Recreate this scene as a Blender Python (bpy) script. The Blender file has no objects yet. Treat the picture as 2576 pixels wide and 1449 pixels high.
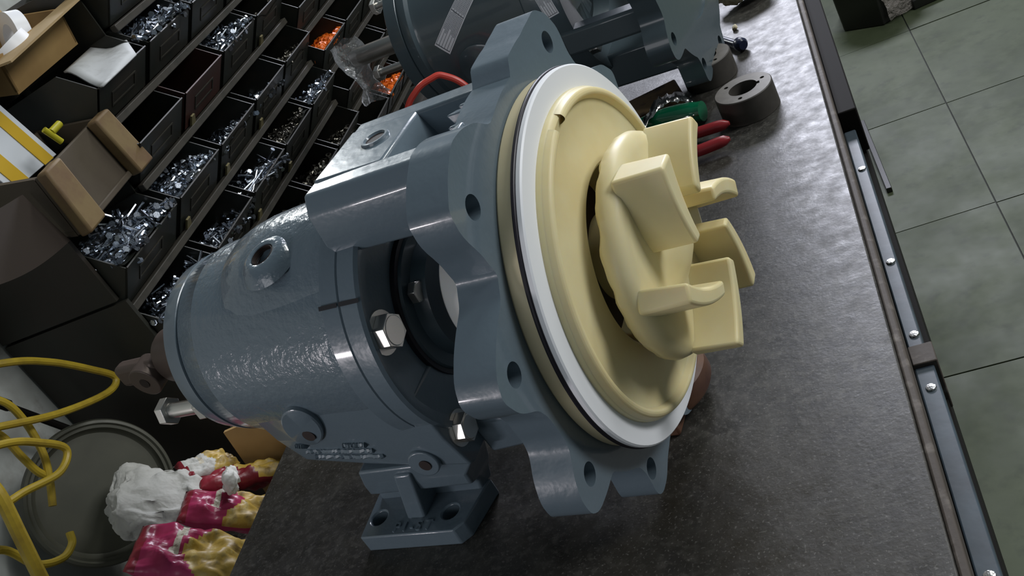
import bpy, bmesh, math, random
from mathutils import Vector, Matrix, Euler
R = math.radians
PI = math.pi
random.seed(7)
C = bpy.context.scene.collection
SC = bpy.context.scene

# ------------------------------------------------------------ camera, world, light, exposure
cam_d = bpy.data.cameras.new('camera'); cam = bpy.data.objects.new('camera', cam_d); C.objects.link(cam)
cam_d.sensor_width = 36.0; cam_d.lens = 36.0*2552.97/2576; cam_d.clip_start = 0.01
_rt = Vector((0.8855654, 0.1283202, -0.4464390)); _dn = Vector((-0.2991520, -0.5777017, -0.7594530)); _fw = Vector((-0.3553618, 0.8060984, -0.4732054))
M = Matrix((_rt, -_dn, -_fw)).transposed().to_4x4(); M.translation = Vector((0.170, -0.575, 0.517))
cam.matrix_world = M
SC.camera = cam
SC.view_settings.view_transform = 'Standard'; SC.view_settings.look = 'None'
SC.view_settings.gamma = 1.0; SC.view_settings.use_curve_mapping = False
SC.view_settings.exposure = 0.0
w = bpy.data.worlds.new('world'); SC.world = w; w.use_nodes = True
w.node_tree.nodes['Background'].inputs[0].default_value = (0.78, 0.92, 1.0, 1); w.node_tree.nodes['Background'].inputs[1].default_value = 0.105

def area(name, loc, target, sx, sy, power, col=(1, 1, 1)):
    d = bpy.data.lights.new(name, 'AREA'); d.shape = 'RECTANGLE'; d.size = sx; d.size_y = sy; d.energy = power; d.color = col
    o = bpy.data.objects.new(name, d); C.objects.link(o); o.location = loc
    o.rotation_euler = (Vector(target)-Vector(loc)).to_track_quat('-Z', 'Y').to_euler(); return o
area('light_far_window', (0.2, 4.4, 2.1), (0, 0, 0), 1.5, 0.7, 135, (0.86, 0.88, 1.0))
area('light_left_far_tube', (-2.10, 3.0, 1.50), (-.155, -.01, .3), .42, .16, 26, (0.95, 0.99, 1.0))
area('light_ceiling_tube', (1.0, 1.6, 2.3), (0, .4, 0), 1.2, 0.18, 22, (0.98, 1.0, 0.97))
area('light_left_near_window', (-2.4, -2.1, 0.20), (-.2, 0, .15), 0.60, .16, 20, (1.0, 0.93, 0.97))
area('light_near_fill', (-1.3, -2.8, 1.3), (-.2, 0, .1), 1.6, 1.1, 13, (0.95, 0.95, 1.0))  # added soft fill to lift the near side of the pump
area('light_right_window', (2.3, 0.5, 1.7), (0, 0, .1), 0.8, 0.9, 43, (0.98, 0.985, 1.0))

# ------------------------------------------------------------ materials
def mat(name, col, rough=.5, metal=0., coat=0., bump=None, mott=None, spec=.5, sss=0., trans=0., alpha=1., emit=None, ior=1.45, wear=None):
    m = bpy.data.materials.new(name); m.use_nodes = True; nt = m.node_tree; b = nt.nodes['Principled BSDF']; I = b.inputs
    I['Base Color'].default_value = (*col, 1); I['Roughness'].default_value = rough; I['Metallic'].default_value = metal
    I['Coat Weight'].default_value = coat; I['Coat Roughness'].default_value = .08; I['Specular IOR Level'].default_value = spec
    I['IOR'].default_value = ior
    if sss: I['Subsurface Weight'].default_value = sss; I['Subsurface Radius'].default_value = (.012, .008, .003); I['Subsurface Scale'].default_value = .6
    if trans: I['Transmission Weight'].default_value = trans
    if alpha < 1: I['Alpha'].default_value = alpha
    tc = nt.nodes.new('ShaderNodeTexCoord')
    src = None
    def noise(scale, detail=4, r=.6, dist=0):
        n = nt.nodes.new('ShaderNodeTexNoise'); n.inputs['Scale'].default_value = scale; n.inputs['Detail'].default_value = detail; n.inputs['Roughness'].default_value = r
        n.inputs['Distortion'].default_value = dist
        nt.links.new(tc.outputs['Object'], n.inputs['Vector']); return n
    if mott:   # list of (scale, colour, lo, hi)
        prev = None
        for sc, c2, lo, hi in mott:
            n = noise(sc); rr = nt.nodes.new('ShaderNodeMapRange'); rr.inputs['From Min'].default_value = lo; rr.inputs['From Max'].default_value = hi
            nt.links.new(n.outputs['Fac'], rr.inputs['Value'])
            mx = nt.nodes.new('ShaderNodeMix'); mx.data_type = 'RGBA'
            nt.links.new(rr.outputs['Result'], mx.inputs['Factor'])
            if prev is None: mx.inputs['A'].default_value = (*col, 1)
            else: nt.links.new(prev, mx.inputs['A'])
            mx.inputs['B'].default_value = (*c2, 1); prev = mx.outputs['Result']
        nt.links.new(prev, I['Base Color'])
    if bump:   # (scale, strength, distance)
        bl = bump if isinstance(bump, list) else [bump]; pn = None
        for sc, st, di in bl:
            n = noise(sc, 3, .55); bp = nt.nodes.new('ShaderNodeBump'); bp.inputs['Strength'].default_value = st; bp.inputs['Distance'].default_value = di
            nt.links.new(n.outputs['Fac'], bp.inputs['Height'])
            if pn: nt.links.new(pn, bp.inputs['Normal'])
            pn = bp.outputs['Normal']
        nt.links.new(pn, I['Normal'])
    if wear:   # roughness variation (scale, lo, hi)
        n = noise(wear[0]); rr = nt.nodes.new('ShaderNodeMapRange'); rr.inputs['To Min'].default_value = wear[1]; rr.inputs['To Max'].default_value = wear[2]
        rr.inputs['From Min'].default_value = .3; rr.inputs['From Max'].default_value = .7
        nt.links.new(n.outputs['Fac'], rr.inputs['Value']); nt.links.new(rr.outputs['Result'], I['Roughness'])
    if emit: I['Emission Color'].default_value = (*emit[0], 1); I['Emission Strength'].default_value = emit[1]
    return m
PAINT = (.112, .152, .182)
M_paint = mat('blue_grey_enamel', PAINT, .32, coat=.5, bump=[(55, .30, .0022), (260, .12, .0006)])
M_cast = mat('blue_grey_enamel_on_rough_casting', PAINT, .24, coat=.7, bump=[(110, .55, .0022), (320, .40, .0008)])
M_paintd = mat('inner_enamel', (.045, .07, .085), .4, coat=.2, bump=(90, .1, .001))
M_paint2 = mat('grey_enamel', (.070, .098, .112), .30, coat=.5, bump=[(70, .08, .002)])
M_mark = mat('black_marker', (.006, .007, .010), .5)
M_cream = mat('cream_resin', (.70, .60, .32), .42, sss=.35, mott=[(14, (.76, .69, .42), .35, .7)], bump=(60, .05, .001))
M_creamd = mat('cream_resin_ring', (.62, .54, .34), .45, sss=.2, mott=[(20, (.68, .61, .40), .35, .7)])
M_white = mat('white_gasket', (.84, .86, .88), .4)
M_rubber = mat('black_rubber', (.012, .010, .016), .45)
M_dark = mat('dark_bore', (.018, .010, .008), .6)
M_steel = mat('machined_steel', (.72, .70, .66), .33, 1., bump=(300, .1, .0003))
M_zinc = mat('zinc_plated_steel', (.55, .60, .66), .26, 1., mott=[(900, (.25, .28, .33), .45, .6)])
M_dull = mat('dull_steel', (.26, .25, .22), .4, 1., mott=[(600, (.12, .11, .09), .4, .6)])
M_bench = mat('worn_dark_bench_sheet', (.024, .023, .020), .40, mott=[(38, (.042, .040, .034), .40, .62), (130, (.066, .063, .055), .50, .66), (4.5, (.020, .017, .011), .47, .68), (420, (.110, .105, .094), .58, .70)],
              bump=[(40, .10, .003), (300, .20, .0008)], wear=(60, .34, .52), spec=.55)
M_edge = mat('worn_bench_edge', (.060, .048, .038), .65, mott=[(60, (.16, .14, .12), .55, .75)], bump=(120, .3, .001))
M_rail = mat('blue_grey_steel_rail', (.045, .065, .082), .45, mott=[(30, (.03, .04, .05), .4, .7)], bump=(80, .15, .001))
M_blk = mat('black_steel_and_shade', (.008, .007, .006), .75, spec=.2)  # black steel; also colours the shade bands under the bench edge
M_rack = mat('dark_olive_painted_steel', (.026, .027, .021), .48, mott=[(12, (.042, .036, .026), .45, .72), (180, (.055, .050, .038), .66, .76)], bump=(50, .1, .001))
M_bin = mat('dark_green_steel_bin', (.013, .016, .012), .5, mott=[(16, (.030, .024, .017), .45, .75)], bump=(60, .1, .001))
M_binred = mat('red_brown_primed_bin', (.050, .018, .013), .5, mott=[(20, (.03, .016, .012), .45, .7)])
M_lip = mat('worn_rack_rail', (.055, .050, .040), .5, mott=[(40, (.04, .038, .03), .45, .65)])
M_brass = mat('brass_label_holder', (.22, .19, .09), .4, .3)
M_side = mat('brown_rack_side', (.030, .024, .018), .5, mott=[(6, (.022, .026, .020), .4, .7)], bump=(40, .08, .001))
M_ply = mat('grimy_plywood', (.085, .068, .045), .7, mott=[(18, (.075, .058, .040), .4, .65)], bump=(90, .2, .001))
M_wood = mat('worn_pine_batten', (.20, .14, .060), .65, mott=[(25, (.15, .09, .045), .45, .7)], bump=(100, .2, .001))
M_hide = mat('brown_bent_sheet', (.030, .021, .014), .5, mott=[(15, (.03, .02, .014), .4, .7)])
M_card = mat('cardboard', (.42, .30, .15), .75, mott=[(20, (.36, .25, .12), .4, .7)])
M_cardin = mat('cardboard_inside', (.36, .23, .085), .75, mott=[(12, (.28, .17, .06), .4, .7)])
M_paper = mat('grimy_white_card', (.52, .54, .54), .7, mott=[(25, (.34, .35, .34), .5, .72)], bump=(40, .2, .002))
M_whitecard = mat('white_carton', (.66, .70, .74), .6)
M_tape = mat('yellow_tape', (.62, .40, .035), .4)
M_yel = mat('yellow_plastic', (.42, .38, .02), .35)
M_hose = mat('yellow_hose', (.40, .29, .025), .42, mott=[(30, (.26, .18, .02), .45, .7)])
M_wall = mat('dirty_whitewash', (.42, .44, .41), .8, mott=[(7, (.22, .22, .19), .48, .68), (40, (.30, .30, .27), .5, .7), (3, (.52, .55, .52), .5, .7)], bump=(40, .2, .003))
M_shelf = mat('dirty_shelf', (.08, .07, .06), .8, mott=[(24, (.28, .26, .23), .52, .6), (60, (.03, .02, .015), .5, .62)])
M_lid = mat('olive_tin_lid', (.085, .085, .062), .5, .1, mott=[(10, (.060, .062, .046), .4, .7)])
M_cloth = mat('white_woven_cloth', (.50, .50, .47), .8, mott=[(12, (.40, .40, .37), .4, .7)], bump=[(45, .8, .006), (300, .2, .001)])
M_pink = mat('magenta_printed_film', (.34, .025, .085), .32, mott=[(14, (.20, .012, .03), .45, .62), (5, (.55, .06, .20), .5, .7)], bump=(30, .5, .006))
M_red = mat('dark_red_film', (.22, .018, .03), .35, mott=[(14, (.12, .01, .015), .45, .62)], bump=(30, .5, .006))
M_gold = mat('golden_grain_print', (.42, .28, .05), .45, mott=[(120, (.62, .48, .16), .5, .66), (60, (.16, .10, .02), .53, .68)], bump=(30, .4, .004))
M_tissue = mat('white_paper_scrap', (.66, .66, .62), .8, bump=(60, .6, .004))
M_print = mat('pale_print_panel', (.50, .46, .36), .5, mott=[(300, (.25, .22, .15), .5, .6)])
M_green = mat('green_print', (.24, .34, .04), .5)
M_floor = mat('grey_green_stone_tile', (.066, .082, .044), .50, spec=.35, mott=[(3.0, (.040, .052, .025), .40, .66), (9, (.082, .098, .058), .46, .70), (24, (.040, .050, .028), .54, .76)], bump=[(30, .05, .002), (140, .10, .0006)], wear=(5, .44, .64))
M_grout = mat('dark_grout', (.035, .038, .030), .8)
M_orange = mat('orange_plastic', (.75, .15, .012), .4)
M_redb = mat('red_plastic_strap', (.62, .065, .045), .35)
M_bag = mat('clear_plastic_bag', (.62, .64, .63), .15, trans=.75, alpha=.55, bump=(40, 1., .01))
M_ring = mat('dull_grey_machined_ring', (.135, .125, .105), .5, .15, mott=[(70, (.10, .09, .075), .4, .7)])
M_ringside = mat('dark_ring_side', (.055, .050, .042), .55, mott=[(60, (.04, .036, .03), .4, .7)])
M_gripr = mat('dark_red_grip', (.24, .018, .022), .32)
M_gripg = mat('clear_green_handle', (.005, .17, .075), .12, trans=.3, coat=.6)
M_pen = mat('navy_tool_handle', (.008, .012, .035), .3)
M_chrome = mat('chrome', (.5, .5, .48), .2, 1., bump=(120, .5, .002))
M_blockw = mat('stained_wood_block', (.20, .125, .055), .6, mott=[(30, (.05, .03, .018), .48, .62)], bump=(90, .2, .001))
M_copper = mat('brown_wooden_block', (.13, .065, .035), .5, mott=[(30, (.07, .03, .02), .4, .7)])
M_label = mat('silver_label', (.90, .91, .95), .30)
M_ink = mat('label_ink', (.07, .08, .10), .5)
M_inkl = mat('label_grey_print', (.42, .44, .48), .5)
M_rough = mat('brown_shaft', (.12, .09, .075), .45, .4, bump=(60, .2, .001))
M_rag = mat('stained_cotton_rag', (.55, .50, .36), .9, mott=[(60, (.30, .24, .13), .5, .65)], bump=(90, .8, .004))
M_blackp = mat('black_machine_part', (.010, .010, .009), .35, coat=.3)
M_film = mat('clear_wrap_film', (.55, .50, .45), .12, trans=.4, alpha=.7, bump=(45, 1., .02))

# ------------------------------------------------------------ helpers
def bm_new(): return bmesh.new()
def xf(bm, vs, mtx):
    bmesh.ops.transform(bm, matrix=mtx, verts=vs)
def add_box(bm, x0, x1, y0, y1, z0, z1, mtx=None):
    g = bmesh.ops.create_cube(bm, size=1.0)['verts']
    for v in g: v.co = Vector(((v.co.x+.5)*(x1-x0)+x0, (v.co.y+.5)*(y1-y0)+y0, (v.co.z+.5)*(z1-z0)+z0))
    if mtx: xf(bm, g, mtx)
    return g
def add_hex8(bm, lo, hi):
    """frustum from two quads given as four points each"""
    a = [bm.verts.new(p) for p in lo]; b = [bm.verts.new(p) for p in hi]
    fs = [a[::-1], b]+[[a[i], a[(i+1) % 4], b[(i+1) % 4], b[i]] for i in range(4)]
    for f in fs: bm.faces.new(f)
    return a+b
def lathe(bm, prof, n=64, cy=0., cz=0., axis='X', close=True, a0=0, a1=2*PI):
    """prof: list of (x, r) ; revolve about the X axis; (r=0 collapses)"""
    full = abs(a1-a0-2*PI) < 1e-6; rings = []
    steps = n if full else n+1
    for x, r in prof:
        if r < 1e-7: rings.append([bm.verts.new((x, cy, cz))])
        else: rings.append([bm.verts.new((x, cy+r*math.cos(a0+(a1-a0)*i/n), cz+r*math.sin(a0+(a1-a0)*i/n))) for i in range(steps)])
    for a, b in zip(rings, rings[1:]):
        m = n
        for i in range(m):
            j = (i+1) % steps if full else i+1
            if len(a) == 1 and len(b) == 1: continue
            if len(a) == 1: bm.faces.new((a[0], b[j], b[i]))
            elif len(b) == 1: bm.faces.new((a[i], a[j], b[0]))
            else: bm.faces.new((a[i], a[j], b[j], b[i]))
    vs = [v for r_ in rings for v in r_]
    if axis == 'Z': xf(bm, vs, Matrix(((0, 0, 1, 0), (0, 1, 0, 0), (1, 0, 0, 0), (0, 0, 0, 1))))
    return vs
def cyl(bm, p0, p1, r0, r1=None, n=16, cap=True):
    p0 = Vector(p0); p1 = Vector(p1); d = p1-p0; L = d.length
    q = d.to_track_quat('Z', 'Y').to_matrix().to_4x4(); q.translation = (p0+p1)/2
    return bmesh.ops.create_cone(bm, cap_ends=cap, segments=n, radius1=r0, radius2=r0 if r1 is None else r1, depth=L, matrix=q)['verts']
def prism(bm, pts, d0, d1, axis='X'):
    """extrude 2-D polygon; axis X: pts=(y,z); Z: (x,y); Y: (x,z)"""
    def P(p, d): return {'X': (d, p[0], p[1]), 'Z': (p[0], p[1], d), 'Y': (p[0], d, p[1])}[axis]
    a = [bm.verts.new(P(p, d0)) for p in pts]; b = [bm.verts.new(P(p, d1)) for p in pts]; n = len(pts)
    bm.faces.new(a[::-1]); bm.faces.new(b)
    for i in range(n): bm.faces.new((a[i], a[(i+1) % n], b[(i+1) % n], b[i]))
    return a+b
def tube(bm, pts, r, n=8, closed=False, sub=8):
    """swept tube through Catmull-Rom points"""
    P = [Vector(p) for p in pts]; Q = []
    N = len(P)
    for i in range(N if closed else N-1):
        p0 = P[(i-1) % N] if (closed or i > 0) else P[0]*2-P[1]
        p1 = P[i]; p2 = P[(i+1) % N]; p3 = P[(i+2) % N] if (closed or i+2 < N) else P[-1]*2-P[-2]
        for k in range(sub):
            t = k/sub
            Q.append(.5*((2*p1)+(p2-p0)*t+(2*p0-5*p1+4*p2-p3)*t*t+(3*p1-p0-3*p2+p3)*t**3))
    if not closed: Q.append(P[-1])
    rings = []; up = Vector((0, 0, 1)); last = None
    for i, q in enumerate(Q):
        d = (Q[(i+1) % len(Q)]-Q[i-1]) if closed else (Q[min(i+1, len(Q)-1)]-Q[max(i-1, 0)])
        d.normalize()
        u = d.cross(up if last is None else last)
        if u.length < 1e-4: u = d.cross(Vector((1, 0, 0)))
        u.normalize(); v = u.cross(d).normalized(); last = v
        rr = r(i/(len(Q)-1)) if callable(r) else r
        rings.append([bm.verts.new(q+u*rr*math.cos(2*PI*k/n)+v*rr*math.sin(2*PI*k/n)) for k in range(n)])
    m = len(rings)
    for i in range(m if closed else m-1):
        a = rings[i]; b = rings[(i+1) % m]
        for k in range(n): bm.faces.new((a[k], a[(k+1) % n], b[(k+1) % n], b[k]))
    if not closed: bm.faces.new(rings[0][::-1]); bm.faces.new(rings[-1])
    return [v for g in rings for v in g]
def mesh_of(bm, name, smooth=True, angle=35):
    bmesh.ops.recalc_face_normals(bm, faces=bm.faces[:])
    me = bpy.data.meshes.new(name); bm.to_mesh(me); bm.free()
    if smooth:
        me.polygons.foreach_set('use_smooth', [True]*len(me.polygons))
        try: me.set_sharp_from_angle(angle=R(angle))
        except Exception: pass
    return me
def obj(name, bm, m, parent=None, bevel=0, seg=2, smooth=True, angle=35, cut=None, label=None, kind=None):
    me = mesh_of(bm, name, smooth, angle)
    o = bpy.data.objects.new(name, me); C.objects.link(o)
    for mm in (m if isinstance(m, (list, tuple)) else [m]): me.materials.append(mm)
    if cut:
        cutters = []
        for cb in cut:
            cm = mesh_of(cb, 'cutter', False); co = bpy.data.objects.new('cutter', cm); C.objects.link(co); cutters.append(co)
            md = o.modifiers.new('b', 'BOOLEAN'); md.operation = 'DIFFERENCE'; md.object = co; md.solver = 'EXACT'
        bpy.context.view_layer.update(); dg = bpy.context.evaluated_depsgraph_get()
        new = bpy.data.meshes.new_from_object(o.evaluated_get(dg)); o.modifiers.clear(); o.data = new
        if smooth:
            new.polygons.foreach_set('use_smooth', [True]*len(new.polygons))
            new.set_sharp_from_angle(angle=R(angle))
        for co in cutters: bpy.data.objects.remove(co, do_unlink=True)
    if bevel:
        md = o.modifiers.new('bevel', 'BEVEL'); md.width = bevel; md.segments = seg; md.limit_method = 'ANGLE'; md.angle_limit = R(32)
        md.harden_normals = False
    if parent: o.parent = parent
    if label: o['label'] = label
    if kind: o['kind'] = kind
    return o
def thing(name, label, cat, loc=(0, 0, 0), rot=(0, 0, 0), group=None):
    o = bpy.data.objects.new(name, None); C.objects.link(o); o.location = loc; o.rotation_euler = rot
    o['label'] = label; o['category'] = cat; o.empty_display_size = .05
    if group: o['group'] = group
    return o
def tag(o, label, cat, group=None):
    o['label'] = label; o['category'] = cat
    if group: o['group'] = group
    return o
def struct(o): o['kind'] = 'structure'; return o
def crumple(bm, amp, scale, seed=0, keep=None):
    from mathutils import noise
    off = Vector((seed*3.1, seed*1.7, seed*2.3))
    for v in bm.verts:
        n = noise.noise_vector(v.co*scale+off)+.5*noise.noise_vector(v.co*scale*2.3+off)
        v.co += n*amp

# ------------------------------------------------------------ floor: individual stone tiles, 0.46 m
FZ = -.75; TS = .4625
bm = bm_new(); add_box(bm, -1.6, 2.6, -1.2, 5.2, FZ-.02, FZ-.004)
floor = struct(obj('floor', bm, M_grout, smooth=False))
bm = bm_new(); add_box(bm, -TS/2+.0016, TS/2-.0016, -TS/2+.0016, TS/2-.0016, -.006, 0)
tile_me = mesh_of(bm, 'tile', False); tile_me.materials.append(M_floor)
for i in range(-2, 5):
    for j in range(-1, 11):
        o = bpy.data.objects.new('tile', tile_me); C.objects.link(o); o.parent = floor
        sx = .0 if i != 0 else 0.0
        cx = .358-TS/2+i*TS+TS*0; cy = .83+TS/2+(j-1)*TS
        o.location = (cx+TS, cy, FZ+random.uniform(-.0012, .0004))
        o.rotation_euler = (random.uniform(-.001, .001), random.uniform(-.001, .001), 0)
# bonded row by row: the mapping uses object space, so turn alternate tiles
for k, o in enumerate([c for c in floor.children]):
    if k % 2: o.rotation_euler.z = PI

# ------------------------------------------------------------ wall behind the rack
bm = bm_new(); add_box(bm, -.90, -.785, -.40, 4.6, -.75, .56)
struct(obj('wall_left', bm, M_wall, smooth=False))

# ------------------------------------------------------------ bench
bench = thing('workbench', 'long steel workbench with a dark scuffed top carrying both pumps', 'workbench', (0, 0, 0))
bm = bm_new(); add_box(bm, -.460, .1405, -.75, 1.9, -.035, 0)
obj('bench_top', bm, M_bench, bench, bevel=.0015)
bm = bm_new(); add_box(bm, .1405, .1475, -.75, 1.9, -.032, -.0012)
obj('edge_strip', bm, M_edge, bench, bevel=.002, label='brown worn strip along the bench edge')
bm = bm_new(); add_box(bm, .1475, .1625, -.75, .062, -.075, -.040); obj('front_rail', bm, M_rail, bench, bevel=.0015)
bm = bm_new(); add_box(bm, .1475, .1600, .082, .462, -.075, -.040); obj('front_rail', bm, M_rail, bench, bevel=.0015)
bm = bm_new(); add_box(bm, .1475, .1680, .470, 1.9, -.075, -.020); obj('front_rail', bm, M_blk, bench, bevel=.0015, label='black band standing in for the shaded gap')  # shade of the gap beside the bench, put in as a black band
bm = bm_new(); add_box(bm, .1405, .1640, -.75, 1.9, -.30, -.078); obj('edge_shade_strip', bm, M_blk, bench)  # black band painted in for the shadow strip below the rail
bm = bm_new(); add_box(bm, .1475, .1660, .060, .083, -.088, -.036); obj('rail_bracket', bm, M_edge, bench, bevel=.001)
for (bx, by) in ((.1546, .375), (.1546, .205), (.1552, .100), (.1555, .035), (.1555, -.14)):
    bm = bm_new(); lathe(bm, [(0, .0), (0, .0042), (.0016, .0036), (.0022, 0)], 16, axis='Z')
    o = obj('rail_screw', bm, M_chrome, bench); o.location = (bx, by, -.0402)
for (lx, ly) in ((-.43, -.70), (.10, -.70), (-.43, 1.84), (.10, 1.84)):
    bm = bm_new(); add_box(bm, lx, lx+.035, ly, ly+.035, FZ, -.035); obj('leg', bm, M_blk, bench)

# ------------------------------------------------------------ pumps (axis along local X, origin at front flange centre)
AX = .178
def hexbolt(bm, x0, x1, y, z, rh, rs=None, xs=None, rot=0, chamfer=True):
    """hex head from x0 to x1 along X"""
    vs = []
    def ring(x, r, n=6): return [bm.verts.new((x, y+r*math.cos(rot+2*PI*i/n), z+r*math.sin(rot+2*PI*i/n))) for i in range(n)]
    a = ring(x0, rh); b = ring(x1, rh); bm.faces.new(a[::-1]); bm.faces.new(b)
    for i in range(6): bm.faces.new((a[i], a[(i+1) % 6], b[(i+1) % 6], b[i]))
    if rs: cyl(bm, (xs[0], y, z), (xs[1], y, z), rs, n=18)
POLAR = [(2, .145), (12, .146), (16, .163), (21, .172), (27, .165), (31, .155), (36, .1440), (43, .1440), (47, .150), (51, .165), (56, .1720), (61.6, .1730), (66, .1655), (72, .1575), (78, .1530), (82.7, .1500), (83.6, .1490), (85, .1395), (104, .1385), (107, .1400),
 (110.3, .1528), (115, .1640), (119.7, .1722), (127, .1750), (134, .1755), (138, .165), (141, .149), (146, .1350), (152.5, .1385), (160.8, .1588), (165.7, .1695), (170, .1725), (175.4, .1628), (179.8, .1465), (184, .1420), (192, .1425), (195.8, .1465),
 (199, .160), (203.1, .171), (207.6, .1755), (211, .1710), (215.3, .1555), (218.2, .1440), (234.8, .1445), (238.7, .1523), (241.8, .1705), (245, .1728), (249, .168), (253.8, .157), (259.5, .150), (268, .145), (274, .165), (278, .172), (282, .168), (288, .147),
 (306, .144), (310, .162), (315, .172), (320, .165), (325, .146), (338, .144), (342, .163), (347, .172), (352, .165), (357, .147), (362, .145)]
def flange_outline(n=360):
    rr = []
    for i in range(n):
        t = i*360/n
        if t < 2: t += 360
        for (a0, r0), (a1, r1) in zip(POLAR, POLAR[1:]):
            if a0 <= t <= a1: rr.append(r0+(r1-r0)*(t-a0)/(a1-a0)); break
    sm = [sum(rr[(i+k) % n] for k in range(-1, 2))/3 for i in range(n)]
    return [(sm[i]*math.cos(2*PI*i/n), sm[i]*math.sin(2*PI*i/n)) for i in range(n)]
def flange_bm(out, rin, x0, x1):
    bm = bm_new(); n = len(out)
    def ring(x, o): return [bm.verts.new((x, *(out[i] if o else (rin*math.cos(2*PI*i/n), rin*math.sin(2*PI*i/n))))) for i in range(n)]
    a, b, c, d = ring(x0, 1), ring(x1, 1), ring(x1, 0), ring(x0, 0)
    for P, Q in ((a, b), (b, c), (c, d), (d, a)):
        for i in range(n): bm.faces.new((P[i], P[(i+1) % n], Q[(i+1) % n], Q[i]))
    return bm
HANG = [20.5, 58, 131, 168.4, 206, 242, 278, 315, 347]
def front_flange(root, mt):
    out = flange_outline()
    bm = flange_bm(out, .098, -.048, -.0195)
    cuts = []
    for a in HANG:
        cb = bm_new(); y, z = .1513*math.cos(R(a)), .1513*math.sin(R(a)); cyl(cb, (-.07, y, z), (0, y, z), .0078, n=24); cuts.append(cb)
    return obj('front_flange', bm, mt, root, bevel=.0014, cut=cuts, angle=28)
def adapter(root, mt, rr=.101):
    # back ring, arms with a pocket between two webs, lower arm
    bm = bm_new()
    lathe(bm, [(-.183, .06), (-.183, rr-.002), (-.181, rr), (-.1665, rr), (-.1655, rr-.0012), (-.1645, rr), (-.1495, rr+.001), (-.147, rr-.001), (-.147, rr-.004), (-.150, .088), (-.151, .0585), (-.183, .06)], 96)
    o = obj('adapter_ring', bm, mt, root)
    bm = bm_new()
    # rear block of upper arm, near and far web, pocket floor
    prism(bm, [(-.167, .130), (-.108, .130), (-.094, .092), (-.046, .092), (-.046, .079), (-.167, .079)], -.033, .033, 'Y')
    for s in (-1, 1):
        def wsec(x, zt, xo=0): return [bm.verts.new(p) for p in ((x, s*.030, zt), (x, s*.0475, zt), (x, s*.0560, zt-.0120), (x, s*.0570, zt-.036), (x, s*.0510, .080), (x, s*.030, .080))]
        A = [wsec(-.168, .1285), wsec(-.108, .130), wsec(-.062, .1310), wsec(-.040, .138)]
        for p, q in zip(A, A[1:]):
            for i in range(6): bm.faces.new((p[i], p[(i+1) % 6], q[(i+1) % 6], q[i]))
        bm.faces.new(A[0]); bm.faces.new(A[-1][::-1])
    cb = bm_new(); cyl(cb, (-.132, .006, .10), (-.132, .006, .14), .0075, n=24)
    arm = obj('upper_arm', bm, mt, root, bevel=.0022, seg=3)
    bm = bm_new(); lathe(bm, [(.1302, .0075), (.1318, .0085), (.1318, .0105), (.1290, .0115)], 28, axis='Z'); xf(bm, bm.verts[:], Matrix.Translation((-.132, .006, 0)))
    # bore dark disc: a short blind hole
    obj('threaded_boss', bm, mt, arm)
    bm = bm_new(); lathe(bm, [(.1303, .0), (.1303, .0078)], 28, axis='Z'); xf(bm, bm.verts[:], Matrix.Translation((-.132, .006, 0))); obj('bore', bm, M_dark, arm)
    bm = bm_new()
    add_hex8(bm, [(-.150, -.052, -.118), (-.046, -.050, -.108), (-.046, .050, -.108), (-.150, .052, -.118)], [(-.150, -.056, -.080), (-.046, -.056, -.080), (-.046, .056, -.080), (-.150, .056, -.080)])
    obj('lower_arm', bm, mt, root, bevel=.003)
    bm = bm_new()   # ragged casting fins where the upper arm meets the flange
    for (y, z, h, l) in ((.002, .132, .009, .002), (-.010, .134, .006, .010), (-.022, .130, .008, .001)):
        add_hex8(bm, [(-.052, y-.006, z-.014), (-.028, y-.006, z-.014), (-.028, y+.006, z-.010), (-.052, y+.006, z-.010)],
                 [(-.056-l*.5, y-.003, z+h*.5), (-.030, y-.003, z+h*.45), (-.030, y+.003, z+h*.5), (-.050-l*.5, y+.003, z+h*.4)])
    obj('casting_fins', bm, mt, root, bevel=.001)
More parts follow.
